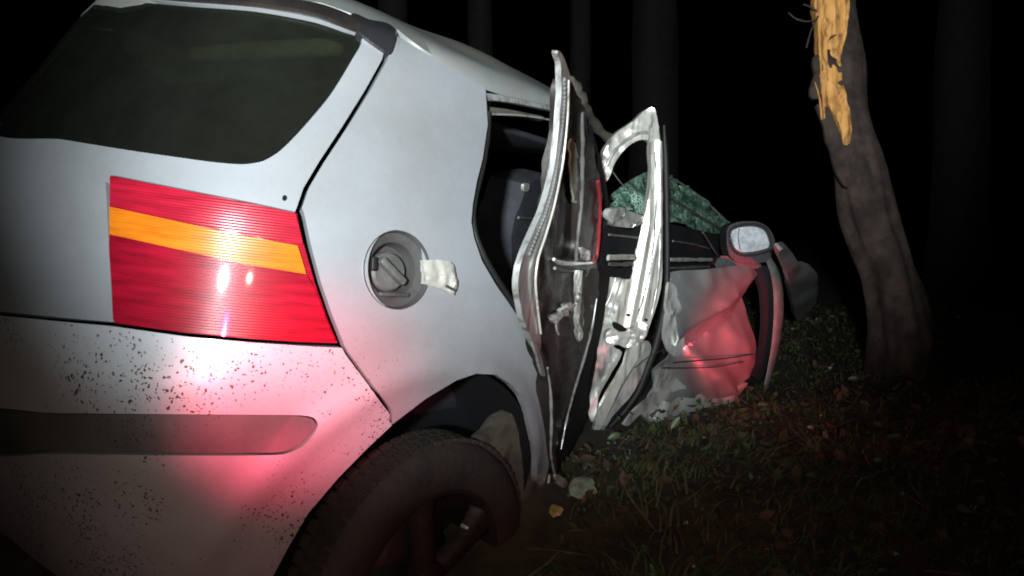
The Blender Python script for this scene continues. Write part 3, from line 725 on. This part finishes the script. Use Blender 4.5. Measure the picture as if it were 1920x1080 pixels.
# ---- dashboard, windscreen and waist rails seen through the openings
DB = vplane((2.0, -.70), (2.75, -.62), 0)
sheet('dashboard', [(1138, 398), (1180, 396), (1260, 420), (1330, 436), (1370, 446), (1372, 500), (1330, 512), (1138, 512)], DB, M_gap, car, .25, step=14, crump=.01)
bar('dash_seam', [(1142, 440), (1180, 444), (1196, 446)], shifted(DB, .015), M_grey, car, rad=.004, step=8)
bar('dash_seam', [(1262, 452), (1300, 458), (1330, 466)], shifted(DB, .015), M_grey, car, rad=.004, step=8)
bar('waist_rail', [(1140, 483), (1165, 482), (1192, 482)], shifted(DB, .05), M_white, car, rad=.009, flat=.5, step=8, rag=.4)
bar('waist_rail', [(1256, 487), (1290, 487), (1335, 487)], shifted(DB, .05), M_white, car, rad=.008, flat=.5, step=8, rag=.4)
bar('lower_waist_rail', [(1142, 495), (1165, 496), (1186, 494)], shifted(DB, .05), M_grey, car, rad=.006, flat=.5, step=8, rag=.8)
bar('lower_waist_rail', [(1256, 503), (1285, 502), (1330, 500)], shifted(DB, .05), M_grey, car, rad=.006, flat=.5, step=8, rag=.5)
sheet('dash_cover', [(1142, 392), (1160, 388), (1190, 400), (1206, 410), (1200, 424), (1170, 426), (1144, 420)], shifted(DB, .03), M_crumple, car, .02, step=8, crump=.02, cs=14)
WS = vplane((2.15, -.60), (2.95, -.50), -.55)
wind = sheet('windscreen', [(1140, 396), (1150, 366), (1172, 344), (1205, 326), (1240, 326), (1262, 334), (1300, 362), (1340, 396), (1374, 432), (1360, 446), (1320, 436), (1262, 418), (1210, 408), (1170, 400)], WS, M_wind, car, .006, step=9, crump=.03, cs=10)
bar('screen_pillar', [(1258, 333, .8), (1290, 352), (1330, 384), (1372, 424)], shifted(WS, .02), M_crumple, wind, rad=.006, step=8, rag=.6)
bar('screen_fold', [(1256, 370, .7), (1284, 388), (1322, 412), (1364, 436, .8)], shifted(WS, .03), M_grey, wind, rad=.007, step=8, rag=.6)
bar('screen_prop', [(1318, 436), (1332, 458), (1346, 480)], shifted(DB, .07), M_grey, car, rad=.004, step=8)

# ---- front door skin
F2 = vplane((1.90, -.79), (2.55, -.99))
def buckle(x, y):
    # distance above a fold running up from lower left to upper right
    s = (1268-x)*-.60-(y-678)*.80 if False else ((x-1268)*-.60+(678-y)*.80)
    if s > 46: d = .055-.0006*(s-46)
    elif s > 0: d = -.035+.09*s/46
    else: d = -.035+.0011*min(60, -s)
    d += .02*math.exp(-((x-1345)*.8-(y-715)*.6)**2/160)*(1 if s < 0 else 0)
    if x > 1392: d -= .0012*(x-1392)
    return d
skin = sheet('door_skin', [(1256, 514), (1300, 505), (1350, 498), (1390, 497), (1410, 512), (1420, 545), (1421, 600), (1414, 655), (1398, 694), (1372, 722), (1345, 740), (1300, 744), (1262, 742), (1236, 758), (1240, 700), (1250, 660), (1254, 600)], F2, M_door, fdoor, .01, step=6, crump=.018, cs=5, relief=buckle, ang=32)
sheet('torn_edge', [(1256, 530), (1268, 536), (1274, 580), (1280, 620), (1276, 655), (1262, 668), (1250, 655), (1248, 600)], shifted(F2, .03), M_crumple, fdoor, .012, step=5, crump=.014, cs=9, ang=24)
bar('crease_wire', [(1262, 680), (1310, 676), (1360, 672), (1412, 664)], shifted(F2, .05), M_black, fdoor, rad=.0025, step=9)
bar('crease_wire', [(1240, 690), (1290, 690), (1340, 688), (1395, 678)], shifted(F2, .05), M_black, fdoor, rad=.002, step=9)
sheet('torn_sheet', [(1168, 796), (1186, 772), (1212, 748), (1250, 728), (1262, 742), (1226, 760), (1196, 780), (1176, 798)], shifted(F2, .02), M_crumple, fdoor, .012, step=5, crump=.007, cs=10)
sheet('torn_sheet', [(1228, 786), (1240, 764), (1246, 752), (1254, 756), (1248, 776), (1238, 796)], shifted(F2, .03), M_white, fdoor, .012, step=5, crump=.012, cs=30)
sheet('crumpled_sill_panel', [(1206, 772), (1228, 730), (1246, 690), (1280, 722), (1330, 738), (1372, 722), (1392, 716), (1368, 748), (1322, 762), (1276, 784), (1238, 800), (1220, 796)], shifted(F2, .012), M_crumple, fdoor, .015, step=5, crump=.022, cs=6, ang=30)
sheet('sill', [(1252, 788), (1300, 776), (1360, 766), (1420, 752), (1426, 764), (1420, 778), (1340, 790), (1262, 804)], vplane((1.9, -.80), (2.6, -.86)), M_mud, car, .1, step=9, crump=.012, cs=12)
sheet('lower_cladding', [(1240, 750), (1300, 752), (1352, 746), (1396, 720), (1420, 690), (1434, 650), (1440, 690), (1424, 745), (1340, 768), (1250, 785), (1228, 790)], vplane((1.92, -.74), (2.6, -.88)), M_plastic, car, .03, step=10, crump=.01)

# ---- mirror
mir = bpy.data.objects.new('door_mirror', None); COL.objects.link(mir); mir.parent = car
MP = vplane((2.50, -.90), (2.62, -1.06))
def mdome(x, y): return -.0006*((x-1406)**2/4+(y-452)**2/1.6)/10
sheet('mirror_housing', [(1362, 440), (1366, 424), (1388, 416), (1420, 416), (1442, 428), (1453, 452), (1450, 476), (1436, 490), (1410, 494), (1380, 490), (1366, 474)], MP, M_plastic, mir, .10, step=7)
sheet('mirror_glass', [(1371, 446), (1372, 434), (1386, 427), (1412, 425), (1432, 432), (1441, 450), (1441, 463), (1420, 470), (1396, 473), (1381, 468)], shifted(MP, .008), M_mirror, mir, .006, step=6)
bar('mirror_rim', [(1368, 446), (1370, 430), (1388, 422), (1414, 420), (1436, 428), (1446, 450), (1444, 468), (1420, 477), (1394, 479), (1376, 470), (1368, 450)], shifted(MP, .008), M_black, mir, rad=.0045, step=6)
bar('glass_split', [(1386, 428), (1384, 446), (1388, 468)], shifted(MP, .012), M_grey, mir, rad=.0022, step=6)
sheet('mirror_foot', [(1352, 480), (1380, 484), (1420, 490), (1428, 500), (1390, 508), (1352, 508), (1340, 496)], shifted(MP, -.04), M_plastic, mir, .05, step=8)

# ---- front wing
F3 = vplane((2.55, -.93), (2.75, -1.02))
bar('wing_edge', [(1440, 484, .7), (1452, 510, 1.0), (1459, 550, 1.2), (1459, 600, 1.2), (1453, 650, 1.0), (1444, 695, .8), (1430, 746, .4)], F3, M_grey, car, rad=.024, flat=.5, step=9)
sheet('wing_inner', [(1418, 505), (1440, 500), (1450, 550), (1450, 610), (1440, 670), (1426, 712), (1410, 705), (1426, 660), (1432, 600), (1428, 545)], shifted(F3, -.05), M_plastic, car, .02, step=9)
sheet('front_wing', [(1462, 468), (1478, 466), (1492, 486), (1502, 502), (1526, 505), (1533, 530), (1530, 560), (1516, 586), (1499, 603), (1490, 585), (1484, 550), (1474, 515)], vplane((3.0, -.95), (3.6, -.95), .9), M_door, car, .03, step=6, crump=.016, cs=5, ang=70)

car.matrix_world = MW

# ------------------------------------------------------------------ GROUND (world frame)
def gz(x, y):
    p = Vector((x, y, 0)); d = (Vector((x, y, 0))-Vector((CW.x, CW.y, 0)))
    dep = d.dot(Vector((fw.x, fw.y, 0)).normalized())
    lat = d.dot(Vector((r0.x, r0.y, 0)))
    base = -.95
    t = min(1, max(0, (dep-1.7)/.6)); t = t*t*(3-2*t)
    base += .22*t
    base += .02*max(0, dep-2)
    h = CW.z+base
    h += .03*noise.noise(p*1.7)+.014*noise.noise(p*6)
    return h
def ground():
    vs = []; fs = []
    xs = sorted(set([-150, -80, -40, -20, -10]+list(np.round(np.arange(-6, 12, .12), 3))+[14, 18, 25, 40, 80, 200]))
    ys = sorted(set([-150, -80, -40, -20, -10]+list(np.round(np.arange(-6, 12, .12), 3))+[14, 18, 25, 40, 80, 200]))
    for y in ys:
        for x in xs: vs.append((x, y, gz(x, y) if abs(x) < 30 and abs(y) < 30 else CW.z-.5))
    n = len(xs)
    for j in range(len(ys)-1):
        for i in range(n-1): fs.append((j*n+i, j*n+i+1, (j+1)*n+i+1, (j+1)*n+i))
    m = mat('forest_soil', (.05, .038, .02), .95, col2=(.018, .015, .009), vscale=5, bump=.9, bscale=22)
    o = link('ground', mesh('ground', vs, fs), m); o['kind'] = 'structure'
ground()
rx = Vector((r0.x, r0.y, 0)).normalized(); fx = Vector((fw.x, fw.y, 0)).normalized()
def gpt(lat, dep):
    p = Vector((CW.x, CW.y, 0))+rx*lat+fx*dep; return Vector((p.x, p.y, gz(p.x, p.y)))
def onground(px, py):
    q = rayW(px, py); t = .4
    for i in range(4000):
        p = CW+q*t
        if p.z < gz(p.x, p.y): return p
        t += .005
    return CW+q*t
# grass
M_grass = mat('dark_grass', (.06, .10, .032), .55, col2=(.07, .06, .028), vscale=9)
M_dry = mat('dry_grass', (.17, .14, .06), .7, col2=(.09, .06, .03), vscale=9)
M_leaf = mat('fallen_leaves', (.10, .058, .028), .75, col2=(.045, .032, .015), vscale=12)
M_moss = mat('moss', (.06, .072, .024), .8, col2=(.02, .024, .01), vscale=4)
M_leaf2 = mat('rotten_leaves', (.04, .028, .017), .8, col2=(.02, .015, .01), vscale=10)
M_twig = mat('twig_bark', (.10, .075, .055), .85)
M_green = mat('weed_leaves', (.04, .085, .03), .45, col2=(.06, .07, .02), vscale=7)
carinv = MW.inverted()
def spot_on_ground():
    dep = .7+5.5*random.random()**1.6; lat = random.uniform(-.35, .75)*dep+.1
    p = gpt(lat, dep); c = carinv @ p
    if -.2 < c.x < 3.3 and abs(c.y) < (.95 if c.x < 1.3 else .80): return None
    return p
def blades(name, n, m, hmin, hmax, w, lay, thr, seed):
    vs = []; fs = []
    for i in range(n):
        p = spot_on_ground()
        if p is None: continue
        den = noise.noise(Vector((p.x*3.1, p.y*3.1, seed)))
        if den < thr and random.random() < .85: continue
        a = random.gauss(6*noise.noise(Vector((p.x*1.5, p.y*1.5, seed+9))), .9); d = Vector((math.cos(a), math.sin(a), 0)); s = Vector((-d.y, d.x, 0))
        h = random.uniform(hmin, hmax)*(1+.9*max(-.5, den)); l = lay*random.uniform(.3, 1.5)*h
        b = len(vs); ww0 = w*random.uniform(.6, 1.7)
        for k, (t, ww) in enumerate(((0, 1), (.45, .9), (.8, .55))):
            q = p+d*l*t*t+Vector((0, 0, h*(t-.35*t*t*lay))); vs += [q-s*ww0*ww, q+s*ww0*ww]
        vs.append(p+d*l*1.15+Vector((0, 0, h*(1-.45*lay))))
        fs += [(b, b+1, b+3, b+2), (b+2, b+3, b+5, b+4), (b+4, b+5, b+6)]
    o = link(name, mesh(name, vs, fs), m); o['kind'] = 'stuff'
blades('grass', 12000, M_grass, .02, .085, .0026, 1.3, -.02, 4)
blades('dry_grass', 7000, M_dry, .02, .09, .0018, 2.2, -.1, 14)
blades('moss', 30000, M_moss, .008, .035, .003, 1.0, -.12, 24)
def litter(name, n, m, smin, smax, up, thr, seed, long=1.0):
    vs = []; fs = []
    for i in range(n):
        p = spot_on_ground()
        if p is None: continue
        if noise.noise(Vector((p.x*2.7, p.y*2.7, seed))) < thr and random.random() < .9: continue
        p += Vector((0, 0, random.random()*up))
        s = smin+(smax-smin)*random.random()**2.2; a = random.random()*6.28
        M = Matrix.Rotation(a, 3, 'Z') @ Matrix.Rotation(random.gauss(0, .6), 3, 'X') @ Matrix.Rotation(random.gauss(0, .6), 3, 'Y')
        b = len(vs); cu = random.uniform(-.3, .5)
        for x, y, z in ((-1, 0, cu), (-.45, .42, .0), (.2, .45, .06), (1, 0, cu), (.2, -.45, .06), (-.45, -.42, 0), (0, 0, -.14)):
            vs.append(p+M @ Vector((x*s*long, y*s/long, z*s+.004)))
        fs += [(b+6, b+k, b+(k+1) % 6) for k in range(6)]
    o = link(name, mesh(name, vs, fs), m); o['kind'] = 'stuff'
litter('leaf_litter', 9000, M_leaf, .006, .036, .05, -.05, 3)
litter('dark_leaves', 6000, M_leaf2, .006, .03, .01, -.2, 8)
litter('weeds', 4500, M_green, .008, .028, .08, .0, 17)
litter('twigs', 1500, M_twig, .012, .03, .012, -.5, 21, 3.2)
# crumbs of window glass scattered below the doors
vs = []; fs = []
for i in range(130):
    q = carinv.inverted() @ Vector((random.uniform(1.2, 2.9), -.86-abs(random.gauss(0, .22)), .2))
    c = Vector((q.x, q.y, gz(q.x, q.y)+.012+random.random()*.02)); r = random.uniform(.0015, .004)
    b = len(vs); M = Matrix.Rotation(random.random()*6, 3, Vector((random.random(), random.random(), .3)).normalized())
    vs += [c+M @ Vector((x*r, y*r, z*r)) for x in (-1, 1) for y in (-1, 1) for z in (-.7, .7)]
    fs += [tuple(b+k for k in f) for f in ((0, 1, 3, 2), (4, 6, 7, 5), (0, 4, 5, 1), (2, 3, 7, 6), (0, 2, 6, 4), (1, 5, 7, 3))]
o = link('glass_crumbs', mesh('glass_crumbs', vs, fs), mat('green_glass_crumb', (.09, .16, .12), .15), None, False); o['kind'] = 'stuff'

def pieceW(name, px, py, r, m, label, cat, flat=.35, up=.012):
    p = onground(px, py); bm = bmesh.new(); bmesh.ops.create_icosphere(bm, subdivisions=2, radius=r)
    for v in bm.verts:
        v.co *= 1+.5*noise.noise(v.co/r*1.3+Vector((px, py, 0))); v.co.z *= flat
    bm.transform(Matrix.Rotation(px, 4, 'Z') @ Matrix.Rotation(.5, 4, 'X')); bm.transform(Matrix())
    me = bpy.data.meshes.new(name); bm.to_mesh(me); bm.free()
    o = link(name, me, m, None, False); o.location = p+Vector((0, 0, up)); return tag(o, label, cat)
M_yleaf = mat('yellow_leaf', (.50, .32, .11), .6, col2=(.3, .18, .05), vscale=30)
M_shard = mat('pale_shard', (.30, .33, .25), .35, col2=(.14, .15, .1), vscale=25)
M_litw = mat('white_scrap', (.6, .6, .55), .5)
pieceW('fallen_leaf', 1042, 966, .02, M_yleaf, 'pale yellow fallen leaf lying near the rear wheel under the torn door', 'leaf')
pieceW('plastic_shard', 1092, 925, .042, M_shard, 'pale green plastic shard leaning on the ground below the torn rear door', 'shard', .25, .02)
pieceW('white_scrap', 1286, 988, .006, M_litw, 'tiny bright white scrap on the dark grass at the bottom of the photo', 'scrap')
pieceW('white_scrap', 1556, 694, .012, M_litw, 'small pale scrap on the ground right of the crushed front wing', 'scrap')

# ------------------------------------------------------------------ TREES
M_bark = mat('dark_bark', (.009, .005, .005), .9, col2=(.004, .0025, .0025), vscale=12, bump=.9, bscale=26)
M_wood = mat('stripped_wood', (.68, .33, .085), .7, col2=(.22, .085, .018), vscale=14, bump=.8, bscale=22, mask=(.36, .56), streak=(3, 3, .35))
M_bark2 = mat('peeling_bark', (.055, .036, .027), .9, col2=(.02, .013, .01), vscale=9, bump=.9, bscale=24)
def trunk_mesh(name, pts, radii, m, parent, seg=16, rough=.12):
    vs = []; fs = []
    for i, (p, rd) in enumerate(zip(pts, radii)):
        t = (pts[min(i+1, len(pts)-1)]-pts[max(i-1, 0)]).normalized()
        a = t.cross(Vector((0.3, 1, 0))).normalized(); b = t.cross(a)
        for k in range(seg):
            an = 2*math.pi*k/seg; d = a*math.cos(an)+b*math.sin(an); rg = .10*abs(noise.noise(Vector((an*3.2, p.z*1.6, rd*9))))
            vs.append(p+d*rd*(1+rough*noise.noise(Vector((math.cos(an)*2, math.sin(an)*2, p.z*3+p.x)))*2-rg))
    for i in range(len(pts)-1):
        for k in range(seg): fs.append((i*seg+k, i*seg+(k+1) % seg, (i+1)*seg+(k+1) % seg, (i+1)*seg+k))
    fs.append(tuple(range(seg))); fs.append(tuple(reversed(range((len(pts)-1)*seg, len(pts)*seg))))
    return link(name, mesh(name, vs, fs), m, parent)
def tree(px, dep, rad, label, h=9, lean=0.):
    lat = (px-960)/FPX*dep; p = gpt(lat, dep)
    o = bpy.data.objects.new('tree', None); COL.objects.link(o); o.location = p
    tag(o, label, 'tree', 'dark trees behind the car')
    n = 14; pts = []; rs = []
    for i in range(n):
        t = i/(n-1); pts.append(Vector((lean*h*t+.06*noise.noise(Vector((px, t*4, 0))), .06*noise.noise(Vector((px, t*4, 5))), h*t-.1))); rs.append(rad*(1.25-.6*t) if t > .05 else rad*1.5)
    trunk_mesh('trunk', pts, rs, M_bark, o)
    # crown high above the frame: limbs with needle sprays
    vs = []; fs = []; rnd = random.Random(px)
    for k in range(26):
        z = h*rnd.uniform(.45, 1.0); a = rnd.random()*6.28; l = rnd.uniform(.6, 1.7)*(1.35-z/h)
        for q in range(40):
            s = rnd.random(); c = Vector((math.cos(a)*l*s, math.sin(a)*l*s, z-.25*l*s*s))+Vector((rnd.gauss(0, .12), rnd.gauss(0, .12), rnd.gauss(0, .08)))
            d = Vector((rnd.gauss(0, 1), rnd.gauss(0, 1), rnd.gauss(0, .5))).normalized()*.12; e = Vector((-d.y, d.x, .02)).normalized()*.02
            b = len(vs); vs += [c-d, c+e, c+d, c-e]; fs.append((b, b+1, b+2, b+3))
    link('crown', mesh('crown', vs, fs), mat('needles', (.03, .045, .02), .7), o)
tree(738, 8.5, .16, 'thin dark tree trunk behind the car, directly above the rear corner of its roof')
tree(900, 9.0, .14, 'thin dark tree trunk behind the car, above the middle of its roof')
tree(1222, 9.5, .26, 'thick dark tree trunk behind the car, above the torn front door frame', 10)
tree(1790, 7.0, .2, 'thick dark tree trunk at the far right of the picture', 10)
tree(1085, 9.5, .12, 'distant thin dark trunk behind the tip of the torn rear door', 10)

# the stripped, broken tree on the right
bt = bpy.data.objects.new('broken_tree', None); COL.objects.link(bt)
D = 3.6
def tp(px, py, dd=0): return CW+rayW(px, py)*(D+dd)
axis = [(1560, -120), (1572, 0), (1575, 90), (1582, 180), (1602, 280), (1628, 380), (1655, 480), (1676, 570), (1690, 640)]
base = onground(1694, 690)
lat0 = tp(1694, 640)
pts = [tp(*a) for a in axis]
foot = Vector((pts[-1].x, pts[-1].y, 0)); foot.z = gz(foot.x, foot.y)-.05
pts.append(Vector((foot.x+.02, foot.y, foot.z)))
bt.location = foot
tag(bt, 'broken tree on the right with its bark stripped to bright orange wood', 'tree')
ln = catmull([tuple(p) for p in pts], .06, False)
P3 = [Vector(p)-foot for p in ln]
rs = [.075+.07*i/len(P3) for i in range(len(P3))]
trunk_mesh('trunk', P3, rs, M_bark2, bt, 40, .16)
TS = lambda k: (lambda px, py: CW+rayW(px, py)*(D-k)-foot)
def surfT(k):
    f = TS(k); f.n = -Vector((fw.x, fw.y, 0)).normalized(); return f
f1 = surfT(.115); f2 = surfT(.12)
sheet('stripped_wood', [(1532, -20), (1586, -20), (1590, 40), (1580, 90), (1576, 130), (1584, 170), (1594, 220), (1590, 272), (1574, 232), (1556, 205), (1548, 180), (1540, 150), (1534, 100), (1533, 50)], f1, M_wood, bt, .05, step=8, crump=.015, cs=14)
sheet('bark_flap', [(1524, 108), (1532, 102), (1542, 112), (1540, 150), (1536, 182), (1524, 186), (1520, 172), (1526, 140)], f2, M_bark2, bt, .02, step=7, crump=.012, cs=16)
sheet('bark_flap', [(1532, 198), (1544, 192), (1562, 220), (1580, 262), (1592, 320), (1588, 352), (1572, 330), (1556, 282), (1544, 236)], f2, M_bark2, bt, .02, step=8, crump=.012, cs=14)
sheet('bark_flap', [(1556, 70), (1574, 66), (1582, 110), (1582, 160), (1566, 150), (1552, 110)], f2, M_bark2, bt, .02, step=7, crump=.012, cs=16)
for k in range(5):
    x0, y0 = random.uniform(1540, 1576), random.uniform(150, 230)
    bar('splinter', [(x0, y0, 1), (x0-random.uniform(2, 6), y0-40, 1.1), (x0-random.uniform(6, 13), y0-random.uniform(70, 120), .15)], surfT(.125), M_wood, bt, rad=random.uniform(.004, .010), step=9, rag=.8)
for a in ([(1532, 38), (1512, 40), (1494, 36), (1478, 24)], [(1532, 22), (1518, 12), (1506, 8)], [(1534, 30), (1520, 60), (1512, 90)]):
    bar('twig', a, f1, M_bark2, bt, rad=.004, step=7, rag=.5)
print('missed', len(MISS), MISS[:12])
